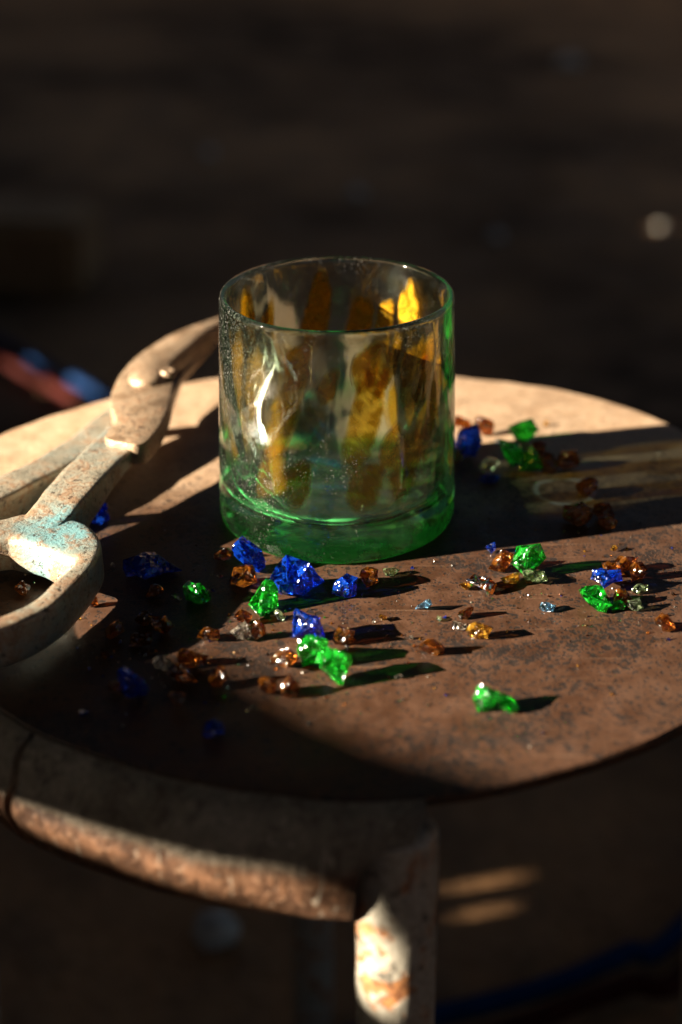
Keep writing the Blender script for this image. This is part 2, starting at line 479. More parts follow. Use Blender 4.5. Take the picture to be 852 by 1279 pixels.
def mat_iron():
    """rolled rim: dull olive-grey upper face, rust eating its lower edge"""
    t = NT('old_painted_iron')
    c = t.coord()
    z = t.sep(c)[2]
    big = t.noise(c, 30, 5, 0.65)
    fine = t.noise(c, 420, 4, 0.65)
    st = t.noise(t.coord((150, 150, 110)), 1.0, 6, 0.72, 0.6)
    grey = t.mixc(t.smooth(big, 0.38, 0.66), (0.155, 0.130, 0.092), (0.27, 0.235, 0.175))
    grey = t.mixc(t.math('MULTIPLY', t.smooth(st, 0.50, 0.66), 0.75), grey, (0.070, 0.048, 0.032))
    rust = t.mixc(t.smooth(st, 0.36, 0.62), (0.055, 0.026, 0.014), (0.185, 0.088, 0.042))
    rust = t.mixc(t.math('MULTIPLY', t.smooth(fine, 0.56, 0.68), 0.7), rust, (0.26, 0.16, 0.095))
    lowm = t.math('SUBTRACT', 1.0, t.smooth(t.math('ADD', z, t.math('MULTIPLY', t.math('SUBTRACT', st, 0.5), 0.016)), 0.4295, 0.4355))
    col = t.mixc(lowm, grey, rust)
    scr = t.noise(t.coord((210, 210, 30)), 1.0, 3, 0.5, 2.0)
    col = t.mixc(t.math('MULTIPLY', t.smooth(scr, 0.63, 0.68), 0.6), col, (0.40, 0.36, 0.28))
    col = t.mixc(0.55, col, t.ramp(fine, [(0.34, 0.40), (0.66, 1.0)]), 'MULTIPLY')
    nrm = t.bump(t.math('ADD', fine, t.math('MULTIPLY', st, 1.8)), 0.6, 0.0012)
    t.principled(col, t.ramp(st, [(0.3, 0.40), (0.7, 0.72)]), 0.0, nrm, 0.4)
    return t.m

def mat_leg():
    t = NT('chipped_grey_leg_paint')
    c = t.coord()
    big = t.noise(c, 70, 5, 0.65, 0.4)
    fine = t.noise(c, 500, 4, 0.6)
    paint = t.mixc(t.smooth(fine, 0.3, 0.7), (0.22, 0.20, 0.155), (0.36, 0.33, 0.265))
    rust = t.mixc(t.smooth(fine, 0.35, 0.65), (0.16, 0.065, 0.028), (0.36, 0.16, 0.06))
    chip = t.smooth(big, 0.54, 0.60)
    col = t.mixc(chip, paint, rust)
    col = t.mixc(t.math('MULTIPLY', t.smooth(t.noise(c, 180, 3), 0.6, 0.68), 0.8), col, (0.03, 0.025, 0.02))
    nrm = t.bump(t.math('ADD', t.math('MULTIPLY', chip, -1.0), fine), 0.5, 0.0006)
    t.principled(col, 0.45, 0.0, nrm, 0.5)
    return t.m

def mat_shears(name, handle):
    t = NT(name)
    c = t.coord()
    fine = t.noise(c, 700, 4, 0.62)
    mid = t.noise(c, 90, 5, 0.65)
    big = t.noise(c, 32, 4, 0.6)
    if handle:
        col = t.mixc(t.smooth(mid, 0.35, 0.7), (0.27, 0.25, 0.19), (0.50, 0.45, 0.34))
        col = t.mixc(t.math('MULTIPLY', t.smooth(big, 0.46, 0.66), 0.45), col, (0.27, 0.36, 0.34))
        # cyan sky sheen painted into the colour at the bend of the loop
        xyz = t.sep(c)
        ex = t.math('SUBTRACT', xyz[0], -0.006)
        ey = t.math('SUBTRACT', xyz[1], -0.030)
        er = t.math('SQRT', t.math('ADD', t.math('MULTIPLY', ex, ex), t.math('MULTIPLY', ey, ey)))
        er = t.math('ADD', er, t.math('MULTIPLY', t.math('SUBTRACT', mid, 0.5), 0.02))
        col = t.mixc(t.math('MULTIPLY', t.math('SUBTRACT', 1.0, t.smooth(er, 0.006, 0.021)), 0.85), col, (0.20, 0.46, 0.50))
    else:
        col = t.mixc(t.smooth(mid, 0.35, 0.7), (0.24, 0.155, 0.09), (0.60, 0.475, 0.33))
    rust = t.smooth(t.math('ADD', t.math('MULTIPLY', mid, 0.75), t.math('MULTIPLY', fine, 0.45)), 0.56, 0.72)
    col = t.mixc(t.math('MULTIPLY', rust, 0.75), col, (0.24, 0.115, 0.05))
    pit = t.smooth(t.noise(c, 420, 4, 0.65), 0.56, 0.66)
    col = t.mixc(t.math('MULTIPLY', pit, 0.85), col, (0.06, 0.042, 0.03))
    col = t.mixc(0.35, col, t.ramp(fine, [(0.32, 0.5), (0.66, 1.0)]), 'MULTIPLY')
    nrm = t.bump(t.math('SUBTRACT', t.math('ADD', fine, t.math('MULTIPLY', mid, 0.9)), t.math('MULTIPLY', pit, 0.35)), 0.55, 0.0007)
    t.principled(col, t.ramp(mid, [(0.35, 0.34), (0.7, 0.58)]), 0.35, nrm, 0.5)
    return t.m

def mat_ground():
    t = NT('dark_packed_dirt')
    c = t.coord()
    big = t.noise(c, 1.5, 4, 0.55, 0.3)
    mid = t.noise(c, 9, 6, 0.65)
    fine = t.noise(c, 90, 4, 0.6)
    col = t.mixc(t.smooth(big, 0.36, 0.64), (0.07, 0.038, 0.019), (0.48, 0.255, 0.115))
    col = t.mixc(t.smooth(mid, 0.4, 0.7), col, (0.26, 0.150, 0.08))
    col = t.mixc(0.5, col, t.ramp(fine, [(0.3, 0.5), (0.7, 1.0)]), 'MULTIPLY')
    nrm = t.bump(t.math('ADD', mid, t.math('MULTIPLY', fine, 0.3)), 0.6, 0.02)
    t.principled(col, 0.9, 0.0, nrm, 0.2)
    return t.m

def mat_plain(name, a, b, scale=60, rough=0.6, spec=0.4, bumpd=0.001):
    t = NT(name)
    c = t.coord()
    f = t.noise(c, scale, 5, 0.6)
    t.principled(t.mixc(t.smooth(f, 0.35, 0.65), a, b), rough, 0.0, t.bump(f, 0.4, bumpd), spec)
    return t.m

def mat_tumbler():
    """clear bottle-green glass: reflection by Fresnel, the rest partly bent and partly straight through its thin wall"""
    t = NT('clear_green_glass')
    c = t.coord()
    z = t.sep(c)[2]
    wave = t.noise(t.coord((70, 70, 22)), 1.0, 2, 0.5, 0.6)
    nrm = t.bump(wave, 0.25, 0.0015)
    fr = t.n('ShaderNodeFresnel')
    fr.inputs['IOR'].default_value = 1.5
    t.l(nrm, fr.inputs['Normal'])
    gl = t.n('ShaderNodeBsdfGlossy')
    gl.inputs['Roughness'].default_value = 0.03
    t.l(nrm, gl.inputs['Normal'])
    rf = t.n('ShaderNodeBsdfRefraction')
    rf.inputs['Roughness'].default_value = 0.0
    rf.inputs['IOR'].default_value = 1.5
    xy = t.sep(c)
    rad = t.math('SQRT', t.math('ADD', t.math('MULTIPLY', xy[0], xy[0]), t.math('MULTIPLY', xy[1], xy[1])))
    low = t.math('MULTIPLY', t.math('SUBTRACT', 1.0, t.smooth(z, 0.007, 0.014)), t.smooth(rad, 0.034, 0.041))
    t.l(t.mixc(low, (0.985, 1.0, 0.985), (0.50, 1.0, 0.60)), rf.inputs['Color'])
    t.l(nrm, rf.inputs['Normal'])
    tr = t.n('ShaderNodeBsdfTransparent')
    t.l(t.mixc(low, (0.98, 1.0, 0.98), (0.50, 1.0, 0.60)), tr.inputs['Color'])
    straight = t.math('ADD', 0.45, t.math('MULTIPLY', t.smooth(z, 0.008, 0.020), 0.16))
    body = t.mixs(straight, rf.outputs[0], tr.outputs[0])
    g = t.mixs(fr.outputs[0], body, gl.outputs[0])
    # dust clinging to the glass
    df = t.n('ShaderNodeBsdfDiffuse')
    df.inputs['Color'].default_value = (0.75, 0.72, 0.66, 1)
    tl = t.n('ShaderNodeBsdfTranslucent')
    tl.inputs['Color'].default_value = (0.75, 0.72, 0.66, 1)
    dd = t.mixs(0.5, df.outputs[0], tl.outputs[0])
    film = t.smooth(t.noise(c, 55, 4, 0.65), 0.35, 0.75)
    speck = t.smooth(t.noise(c, 1500, 2, 0.5), 0.64, 0.70)
    spread = t.smooth(t.noise(c, 40, 3, 0.6), 0.42, 0.7)
    dm = t.math('ADD', t.math('MULTIPLY', film, 0.009), t.math('MULTIPLY', t.math('MULTIPLY', speck, spread), 0.45))
    floor = t.math('MULTIPLY', t.math('SUBTRACT', 1.0, t.smooth(z, 0.0125, 0.016)), t.math('SUBTRACT', 1.0, t.smooth(rad, 0.032, 0.038)))
    dm = t.math('ADD', dm, t.math('MULTIPLY', floor, t.math('MULTIPLY', film, 0.14)))
    g = t.mixs(dm, g, dd)
    gt = t.n('ShaderNodeBsdfTranslucent')
    gt.inputs['Color'].default_value = (0.20, 1.0, 0.34, 1)
    base_glow = t.math('MULTIPLY', low, t.math('ADD', 0.08, t.math('MULTIPLY', t.smooth(t.noise(c, 75, 5, 0.65), 0.44, 0.62), 0.62)))  # green translucency standing in for sunlight focused in the base
    g = t.mixs(base_glow, g, gt.outputs[0])
    t.l(g, t.out.inputs['Surface'])
    va = t.n('ShaderNodeVolumeAbsorption')
    va.inputs['Color'].default_value = (0.10, 0.92, 0.36, 1)
    va.inputs['Density'].default_value = 17.0
    t.l(va.outputs[0], t.out.inputs['Volume'])
    return t.m

def mat_streak(name, col, glow, share):
    """colour melted into the wall: deepest where the streak is thickest"""
    t = NT(name)
    c = t.coord()
    f = t.noise(c, 170, 5, 0.7, 0.8)
    at = t.n('ShaderNodeAttribute')
    at.attribute_name = 'thick'
    k = t.smooth(t.math('ADD', at.outputs['Fac'], t.math('MULTIPLY', t.math('SUBTRACT', f, 0.5), 0.8)), 0.05, 0.55)
    colr = t.mixc(t.smooth(f, 0.38, 0.62), col, tuple(x ** 1.6 for x in col))
    tr = t.n('ShaderNodeBsdfTransparent')
    t.l(t.mixc(k, (1, 1, 1), colr), tr.inputs['Color'])
    tl = t.n('ShaderNodeBsdfTranslucent')
    tl.inputs['Color'].default_value = (*glow, 1)
    df = t.n('ShaderNodeBsdfDiffuse')
    df.inputs['Color'].default_value = (*glow, 1)
    gl = t.n('ShaderNodeBsdfGlossy')
    gl.inputs['Roughness'].default_value = 0.06
    nrm = t.bump(f, 0.5, 0.001)
    t.l(nrm, gl.inputs['Normal'])
    g2 = t.mixs(0.55, tl.outputs[0], df.outputs[0])
    s = t.mixs(t.math('MULTIPLY', t.math('MULTIPLY', k, share), t.smooth(f, 0.25, 0.7)), tr.outputs[0], g2)
    fr = t.n('ShaderNodeFresnel')
    fr.inputs['IOR'].default_value = 1.25
    t.l(nrm, fr.inputs['Normal'])
    s = t.mixs(t.math('MULTIPLY', fr.outputs[0], 0.6), s, gl.outputs[0])
    t.l(s, t.out.inputs['Surface'])
    return t.m

def mat_crumb(name, col, glow, milk):
    """coloured frit: Fresnel sparkle, tinted refraction, and a share of light scattered by its crazed inside"""
    t = NT(name)
    info = t.n('ShaderNodeObjectInfo')
    c = t.coord()
    f = t.noise(c, 260, 3, 0.6)
    vo = t.n('ShaderNodeTexVoronoi')
    vo.inputs['Scale'].default_value = 520
    t.l(c, vo.inputs['Vector'])
    nrm = t.bump(t.math('ADD', f, t.math('MULTIPLY', vo.outputs['Distance'], 1.4)), 0.55, 0.0008)
    jit = t.math('ADD', 0.7, t.math('MULTIPLY', info.outputs['Random'], 0.3))
    fr = t.n('ShaderNodeFresnel')
    fr.inputs['IOR'].default_value = 1.65
    t.l(nrm, fr.inputs['Normal'])
    gl = t.n('ShaderNodeBsdfGlossy')
    gl.inputs['Roughness'].default_value = 0.10
    t.l(nrm, gl.inputs['Normal'])
    rf = t.n('ShaderNodeBsdfRefraction')
    rf.inputs['IOR'].default_value = 1.5
    rf.inputs['Roughness'].default_value = 0.06
    rf.inputs['Color'].default_value = (*col, 1)
    t.l(nrm, rf.inputs['Normal'])
    tl = t.n('ShaderNodeBsdfTranslucent')
    tl.inputs['Color'].default_value = (*glow, 1)
    df = t.n('ShaderNodeBsdfDiffuse')
    df.inputs['Color'].default_value = (*glow, 1)
    t.l(nrm, tl.inputs['Normal'])
    mk = t.mixs(0.35, tl.outputs[0], df.outputs[0])
    tp = t.n('ShaderNodeBsdfTransparent')
    tp.inputs['Color'].default_value = (*[x ** 0.7 for x in col], 1)
    thru = t.mixs(0.68, rf.outputs[0], tp.outputs[0])
    craze = t.smooth(t.noise(c, 330, 3, 0.6, 0.5), 0.44, 0.60)
    s = t.mixs(t.math('MULTIPLY', t.math('MULTIPLY', craze, milk), jit), thru, mk)
    s = t.mixs(fr.outputs[0], s, gl.outputs[0])
    t.l(s, t.out.inputs['Surface'])
    return t.m

M_SEAT, M_IRON, M_LEG = mat_seat(), mat_iron(), mat_leg()
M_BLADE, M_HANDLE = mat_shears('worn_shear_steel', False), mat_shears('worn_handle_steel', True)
M_GROUND = mat_ground()
M_GLASS = mat_tumbler()
M_AMBER = mat_streak('amber_streak_glass', (0.97, 0.82, 0.32), (1.0, 0.55, 0.04), 0.46)
M_BLUE_REFLECT = mat_streak('blue_reflection_streak', (0.68, 0.80, 0.88), (0.25, 0.45, 0.70), 0.12)  # tint imitating blue crumbs reflected in the glass
M_FLOOR_REFLECT = mat_streak('floor_reflection_streak', (0.38, 0.68, 0.80), (0.10, 0.45, 0.65), 0.45)
M_CRUMB = {
    'blue': mat_crumb('cobalt_frit', (0.03, 0.14, 0.85), (0.01, 0.12, 1.0), 0.48),
    'green': mat_crumb('green_frit', (0.10, 0.78, 0.14), (0.02, 0.80, 0.05), 0.44),
    'amber': mat_crumb('amber_frit', (0.56, 0.24, 0.07), (0.82, 0.27, 0.025), 0.20),
    'yellow': mat_crumb('yellow_amber_frit', (0.85, 0.55, 0.14), (0.95, 0.50, 0.05), 0.6),
    'pale': mat_crumb('pale_green_frit', (0.78, 0.90, 0.66), (0.60, 0.80, 0.40), 0.4),
    'clear': mat_crumb('clear_frit', (0.92, 0.88, 0.80), (0.85, 0.75, 0.60), 0.35),
    'lightblue': mat_crumb('light_blue_frit', (0.40, 0.72, 0.95), (0.30, 0.65, 1.0), 0.55),
}
M_BLOCKER = mat_plain('light_blocker_planks', (0.030, 0.024, 0.019), (0.055, 0.043, 0.033), 20, 0.85, 0.2)  # dark planks for the added light blockers
M_PEBBLE = mat_plain('pale_pebble', (0.40, 0.37, 0.31), (0.55, 0.50, 0.42), 80, 0.7)
M_BLOCK = mat_plain('dull_brown_timber', (0.24, 0.135, 0.06), (0.34, 0.20, 0.09), 30, 0.8)
M_HOSE_B = mat_plain('blue_hose_rubber', (0.002, 0.020, 0.075), (0.003, 0.028, 0.10), 60, 0.7, 0.1)
M_HOSE_R = mat_plain('red_hose_rubber', (0.035, 0.004, 0.002), (0.05, 0.006, 0.003), 60, 0.7, 0.1)

# ---------------------------------------------------------------- ground and the unseen light blockers added around it
def build_ground():
    bm = bmesh.new()
    xs = [-14 + 28 * i / 90 for i in range(91)]
    ys = [-4 + 24 * i / 90 for i in range(91)]
    g = [[bm.verts.new((x, y, GROUND_Z - 0.004 + 0.03 * noise.noise(Vector((x * 1.3, y * 1.3, 0))) * min(1, max(0, abs(y - 0.3) - 0.6)))) for x in xs] for y in ys]
    for j in range(90):
        for i in range(90):
            bm.faces.new((g[j][i], g[j][i + 1], g[j + 1][i + 1], g[j + 1][i]))
    structure(obj('ground', bm, M_GROUND, smooth=True))
build_ground()

# unseen blocker added on the sun's side: its openings shape the beams
DH = Vector((math.cos(SUN_AZ), math.sin(SUN_AZ), 0))
UH = Vector((math.sin(SUN_AZ), -math.cos(SUN_AZ), 0))
BLOCKER_L = 1.15
def blocker_z(v):
    return v / math.cos(SUN_EL) + BLOCKER_L * math.tan(SUN_EL)
SHADE_BOARDS = [[(0.079, -0.032), (0.094, -0.021), (0.135, -0.014), (0.158, -0.008), (0.180, 0.001), (0.31, 0.022), (0.31, -0.045), (0.205, -0.053), (0.188, -0.052), (0.182, -0.038), (0.173, -0.044), (0.130, -0.062), (0.085, -0.080)],
          [(0.03, -0.060), (0.10, -0.0665), (0.129, -0.0675), (0.173, -0.055), (0.179, -0.052), (0.181, -0.12), (0.03, -0.12)]]
def build_sun_blocker():  # openings placed to light the stool, hoses, a pebble and the ground
    holes = [(-0.29, 0.30, blocker_z(-0.075), blocker_z(0.16)),
             (-1.245, -1.180, blocker_z(-0.430), blocker_z(-0.405)),
             (-1.330, -1.2455, blocker_z(-0.441), blocker_z(-0.4275)),
             (-1.680, -1.668, blocker_z(-0.118), blocker_z(-0.105)),
             (-0.2747, -0.2727, blocker_z(-0.382), blocker_z(-0.360)),
             (-0.2468, -0.2449, blocker_z(-0.382), blocker_z(-0.366))]
    us = sorted({-5.6, 2.2, *[h[0] for h in holes], *[h[1] for h in holes]})
    zs = sorted({GROUND_Z - 0.05, 1.60, *[h[2] for h in holes], *[h[3] for h in holes]})
    bm = bmesh.new()
    th = 0.02
    for a, b in zip(us, us[1:]):
        for c, d in zip(zs, zs[1:]):
            cu, cz = (a + b) / 2, (c + d) / 2
            if any(h[0] < cu < h[1] and h[2] < cz < h[3] for h in holes):
                continue
            vs = []
            for off in (0, th):
                for (u, z) in ((a, c), (b, c), (b, d), (a, d)):
                    p = -DH * (BLOCKER_L + off) + UH * u
                    vs.append(bm.verts.new((p.x, p.y, z)))
            for q in ((0, 1, 2, 3), (7, 6, 5, 4), (0, 4, 5, 1), (1, 5, 6, 2), (2, 6, 7, 3), (3, 7, 4, 0)):
                bm.faces.new([vs[i] for i in q])
    structure(obj('sun_blocker', bm, M_BLOCKER))  # unseen plank sheet added to block and shape the sun
    # unseen boards added in the opening to shade the seat, rim and leg
    for poly in SHADE_BOARDS:
        add_shade_board(poly)
def add_shade_board(poly):
    bm = bmesh.new()
    f, bk = [], []
    for (u, v) in poly:
        z = blocker_z(v)
        p = -DH * (BLOCKER_L - 0.008) + UH * u
        q = -DH * (BLOCKER_L - 0.002) + UH * u
        f.append(bm.verts.new((p.x, p.y, z)))
        bk.append(bm.verts.new((q.x, q.y, z)))
    bm.faces.new(f)
    bm.faces.new(bk[::-1])
    n = len(poly)
    for i in range(n):
        bm.faces.new((f[i], bk[i], bk[(i + 1) % n], f[(i + 1) % n]))
    structure(obj('shade_board', bm, M_BLOCKER))

def build_sky_blocker():
    bm = bmesh.new()
    box(bm, (-1.6, -0.72, 0.80), (2.4, 0.85, 0.83))  # unseen slab added overhead to keep sky light off the seat
    structure(obj('sky_blocker', bm, M_BLOCKER))
    bm = bmesh.new()
    box(bm, (-4.5, 7.0, GROUND_Z - 0.1), (4.5, 7.05, 1.60))  # unseen panel added far behind for shade
    structure(obj('back_blocker', bm, M_BLOCKER))
build_sky_blocker()
build_sun_blocker()

# ---------------------------------------------------------------- the stool
def build_stool():
    t = thing('stool', 'round rusty steel stool with pitted brown seat and grey pipe leg', 'stool', (0, 0, GROUND_Z))
    off = Vector((0, 0, -GROUND_Z))
    cx, cy_ = DISC_C
    # seat disc
    bm = bmesh.new()
    N = 240
    prof = [(-2.0, 0.0), (-0.7, -0.15), (-0.1, -0.8), (0.0, -2.5), (-0.5, -4.3), (-1.4, -4.8)]
    rings = []
    for (dr, dz) in prof:
        ring = []
        for k in range(N):
            a = -180 + 360 * k / N
            r = interp(DISC_R, a) + 0.35 * noise.noise(Vector((a * 0.12, 3.3, 0))) + 0.25 * noise.noise(Vector((a * 0.7, 1.3, 0)))
            ar = math.radians(a)
            ring.append(bm.verts.new((MM * (cx + (r + dr) * math.cos(ar)), MM * (cy_ + (r + dr) * math.sin(ar)), MM * dz - GROUND_Z)))
        rings.append(ring)
    for A, B in zip(rings, rings[1:]):
        for k in range(N):
            bm.faces.new((A[k], B[k], B[(k + 1) % N], A[(k + 1) % N]))
    bm.faces.new(rings[0])
    bm.faces.new(rings[-1][::-1])
    obj('seat', bm, M_SEAT, t, smooth=True, angle=30)

    # drooping rounded skirt, in segments that butt at a crack
    def skirt(a0, ends, seed, wav0, wav1):
        bm = bmesh.new()
        P = SKIRT_PROFILE
        m = len(P)
        nn = 70
        outer, inner = [], []
        for j, (dr, dz) in enumerate(P):
            j0, j1 = max(j - 1, 0), min(j + 1, m - 1)
            tx, tz = P[j1][0] - P[j0][0], P[j1][1] - P[j0][1]
            L = math.hypot(tx, tz)
            nx, nz = tz / L, -tx / L          # inward normal
            e1 = ends[j] if isinstance(ends, list) else ends + wav1(j / (m - 1))
            e0 = a0 + wav0(j / (m - 1))
            ro, ri = [], []
            for k in range(nn + 1):
                a = e0 + (e1 - e0) * k / nn
                ar = math.radians(a)
                base = interp(DISC_R, max(-180, a)) if a < -80 else 166
                lump = 0.5 * noise.noise(Vector((a * 0.15, dz * 0.05, seed))) + 0.2 * noise.noise(Vector((a * 0.8, dz * 0.2, seed)))
                for lst, d in ((ro, 0.0), (ri, 3.2)):
                    r = base + dr + nx * d + lump + 0.4
                    z = dz + nz * d - 0.2
                    lst.append(bm.verts.new((MM * (cx + r * math.cos(ar)), MM * (cy_ + r * math.sin(ar)), MM * z - GROUND_Z)))
            outer.append(ro)
            inner.append(ri)
        for G in (outer, inner):
            for A, B in zip(G, G[1:]):
                for k in range(nn):
                    bm.faces.new((A[k], A[k + 1], B[k + 1], B[k]))
        for j in range(m - 1):
            for k in (0, nn):
                bm.faces.new((outer[j][k], outer[j + 1][k], inner[j + 1][k], inner[j][k]))
        for j in (0, m - 1):
            for k in range(nn):
                bm.faces.new((outer[j][k], outer[j][k + 1], inner[j][k + 1], inner[j][k]))
        o = obj('rim_segment', bm, M_IRON, t, smooth=True, angle=40)
        return o
    crack = lambda s: 1.1 * s + 0.5 * math.sin(s * 7) + 0.25 * math.sin(s * 19 + 1)
    skirt(-125.4, SKIRT_END, 1.0, crack, None)
    skirt(-176.0, -126.05, 5.0, lambda s: 0, lambda s: crack(s) - 0.5 * math.sin(s * 3.1))

    # four splayed pipe legs
    for i, th in enumerate((-85.4, 4.0, 96.0, 185.0)):
        ar = math.radians(th)
        d = Vector((math.cos(ar), math.sin(ar), 0))
        c = Vector((cx * MM, cy_ * MM, -GROUND_Z))
        r0 = 0.1675 if i == 0 else 0.152
        top = c + d * (r0 - 0.002) + Vector((0, 0, -0.0085))
        pts = [top, c + d * (r0 + 0.0015) + Vector((0, 0, -0.04)), c + d * (r0 + 0.008) + Vector((0, 0, -0.14)), c + d * (r0 + 0.030)]
        pts[-1].z = 0.0
        bm = bmesh.new()
        path = catmull(pts, 30)
        dome = lambda f: 0.0242 * (math.sqrt(max(0.03, 1 - (1 - f / 0.11) ** 2)) if f < 0.11 else 1.0)
        sweep(bm, path, dome, dome, 2.0, 36, wobble=0.0004, up=Vector((-math.sin(ar), math.cos(ar), 0)), freq=90)
        obj('leg', bm, M_LEG, t, smooth=True, angle=40)
    return t
build_stool()

# ---------------------------------------------------------------- tumbler
FLOOR_REFLECTIONS = [(-3.0, 16.5, 26, 7, -0.35), (-12.0, 8.5, 15, 6, -0.45)]
def build_tumbler():
    t = thing('tumbler', 'clear green tinted glass tumbler with amber streaks standing on the stool', 'tumbler', (0, 0, 0.0006))
    H = 88.4
    outer = [(0, 0.9), (20, 0.7), (34, 0.3), (41.5, 0.0), (43.8, 0.25), (44.8, 1.1), (45.15, 3.6), (45.1, 9.0), (44.9, 16), (44.6, 28), (44.2, 42), (43.6, 58), (43.0, 73), (42.6, 82), (42.5, 86.2)]
    lip = [(42.3, 87.5), (41.7, 88.3), (41.0, 88.4), (40.2, 88.1), (39.75, 87.2)]
    inner = [(39.6, 85.5), (39.7, 80), (40.0, 68), (40.4, 52), (40.7, 36), (40.7, 24), (40.2, 17), (38.6, 13.2), (35.5, 11.2), (30, 10.3), (18, 10.6), (0, 11.0)]
    def fine(pts, n):
        return [(max(p.x, 0), p.y) for p in catmull([Vector((a, b, 0)) for a, b in pts], n)]
    prof = fine(outer, 5) + lip + fine(inner, 5)
    N = 160
    no = len(fine(outer, 5)) + 2
    bm = bmesh.new()
    rings = []
    for j, (r, z) in enumerate(prof):
        if r < 0.01:
            rings.append([bm.verts.new((0, 0, z * MM))])
            continue
        ring = []
        for k in range(N):
            a = 2 * math.pi * k / N
            q = Vector((math.cos(a) * 2.2, math.sin(a) * 2.2, z * 0.02))
            env = min(1.0, max(0.0, (z - 9) / 12)) * min(1.0, max(0.0, (86 - z) / 10))
            tw = a + z * 0.010
            dr = env * (0.10 * noise.noise(q * 1.7) + (0.0 if j < no else 0.42 * math.sin(9 * tw + 1.2 * noise.noise(q)) + 0.20 * noise.noise(q * 2.1)))
            rr = r + dr
            zz = z + (0.45 * noise.noise(q * 0.7) * min(1, (z - 20) / 40) if z > 20 else 0)
            rr += 0.35 * math.sin(2 * a + 0.6) * min(1, max(0, (z - 20) / 50))
            if j >= no and z < 14:
                zz += 0.5 * noise.noise(Vector((math.cos(a) * r * 0.07, math.sin(a) * r * 0.07, 2.0)))
            ring.append(bm.verts.new((MM * rr * math.cos(a), MM * rr * math.sin(a), MM * zz)))
        rings.append(ring)
    for A, B in zip(rings, rings[1:]):
        for k in range(N):
            k2 = (k + 1) % N
            if len(A) == 1:
                bm.faces.new((A[0], B[k], B[k2]))
            elif len(B) == 1:
                bm.faces.new((A[k], B[0], A[k2]))
            else:
                bm.faces.new((A[k], B[k], B[k2], A[k2]))
    obj('glass_body', bm, M_GLASS, t, smooth=True)
    # amber streaks melted onto the inside wall; the blue one paints reflected crumbs
    rnd = random.Random(4)
    for (ang, z, w, h, tilt, kind) in STREAKS + [(-101.9, 55, 17, 22, 10, 'blue'), (10, 62, 9, 30, 6, 'amber'), (-10, 30, 10, 24, 8, 'amber'), (25, 30, 10, 26, 5, 'amber'), (175, 40, 10, 26, 6, 'amber'), (-165, 66, 9, 26, 4, 'amber'), (-150, 40, 9, 20, 8, 'amber'), (-95, 66, 7, 16, 16, 'amber'), (-62, 42, 7, 22, 16, 'amber'), (135, 60, 10, 30, -8, 'amber'), (-40, 70, 8, 30, 10, 'amber'), (-20, 68, 9, 28, 10, 'amber'), (62, 62, 9, 24, -8, 'amber')]:
        h *= 1.08
        tilt *= 1.2
        z = min(z, 84 - h / 2)
        z = max(z, 17 + h / 2) if z < 30 else z
        bm = bmesh.new()
        n, mr = 26, 5
        sd = rnd.random() * 50
        def place(a, r):
            u, v = r * math.cos(a), r * math.sin(a)
            wob = 1 + 0.34 * noise.noise(Vector((math.cos(a) * 1.1, math.sin(a) * 1.1, sd)))
            x = u * w / 2 * wob
            y = v * h / 2 * wob
            tr = math.radians(tilt)
            x, y = x * math.cos(tr) + y * math.sin(tr), -x * math.sin(tr) + y * math.cos(tr)
            return x, y
        def pt(x, y, depth):
            zz = z + y
            rad = 39.05 + 0.0 - depth
            aa = math.radians(ang) + x / 40.0
            return (MM * rad * math.cos(aa), MM * rad * math.sin(aa), MM * zz)
        top = [[bm.verts.new(pt(*place(0, 0), 0.75))]]
        bot = [[bm.verts.new(pt(*place(0, 0), 0.0))]]
        for i in range(1, mr + 1):
            r = i / mr
            dep = 0.75 * math.sqrt(max(0, 1 - r ** 3))
            top.append([bm.verts.new(pt(*place(2 * math.pi * k / n, r), dep if i < mr else 0.05)) for k in range(n)])
            bot.append([bm.verts.new(pt(*place(2 * math.pi * k / n, r), 0.0)) for k in range(n)])
        for G in (top, bot):
            for k in range(n):
                bm.faces.new((G[0][0], G[1][k], G[1][(k + 1) % n]))
            for A, B in zip(G[1:], G[2:]):
                for k in range(n):
                    bm.faces.new((A[k], B[k], B[(k + 1) % n], A[(k + 1) % n]))
        for k in range(n):
            bm.faces.new((top[-1][k], bot[-1][k], bot[-1][(k + 1) % n], top[-1][(k + 1) % n]))
        o = obj('colour_streak', bm, M_BLUE_REFLECT if kind == 'blue' else M_AMBER, t, smooth=True, angle=70)
        at = o.data.attributes.new('thick', 'FLOAT', 'POINT')
        vals = [1.0, 1.0]
        for i in range(1, mr + 1):
            vals += [1.0 - (i / mr) ** 2] * (2 * n)
        at.data.foreach_set('value', vals)
    # blue reflections in the tumbler floor, added as tinted lenses
    for (fx, fy, w, h, rot) in FLOOR_REFLECTIONS:
        bm = bmesh.new()
        n, mr = 24, 4
        cr, sr = math.cos(rot), math.sin(rot)
        def fp(a, r, up):
            u, v = r * w / 2 * math.cos(a), r * h / 2 * math.sin(a) * (1 + 0.3 * math.cos(a))
            return (MM * (fx + u * cr - v * sr), MM * (fy + u * sr + v * cr), MM * (11.9 + up))
        tops = [[bm.verts.new(fp(0, 0, 1.0))]]
        for i in range(1, mr + 1):
            tops.append([bm.verts.new(fp(2 * math.pi * k / n, i / mr, 1.0 * math.sqrt(max(0, 1 - (i / mr) ** 2)))) for k in range(n)])
        for k in range(n):
            bm.faces.new((tops[0][0], tops[1][k], tops[1][(k + 1) % n]))
        for A, B in zip(tops[1:], tops[2:]):
            for k in range(n):
                bm.faces.new((A[k], B[k], B[(k + 1) % n], A[(k + 1) % n]))
        bm.faces.new(tops[-1][::-1])
        o = obj('colour_streak', bm, M_FLOOR_REFLECT, t, smooth=True, angle=60)
        at = o.data.attributes.new('thick', 'FLOAT', 'POINT')
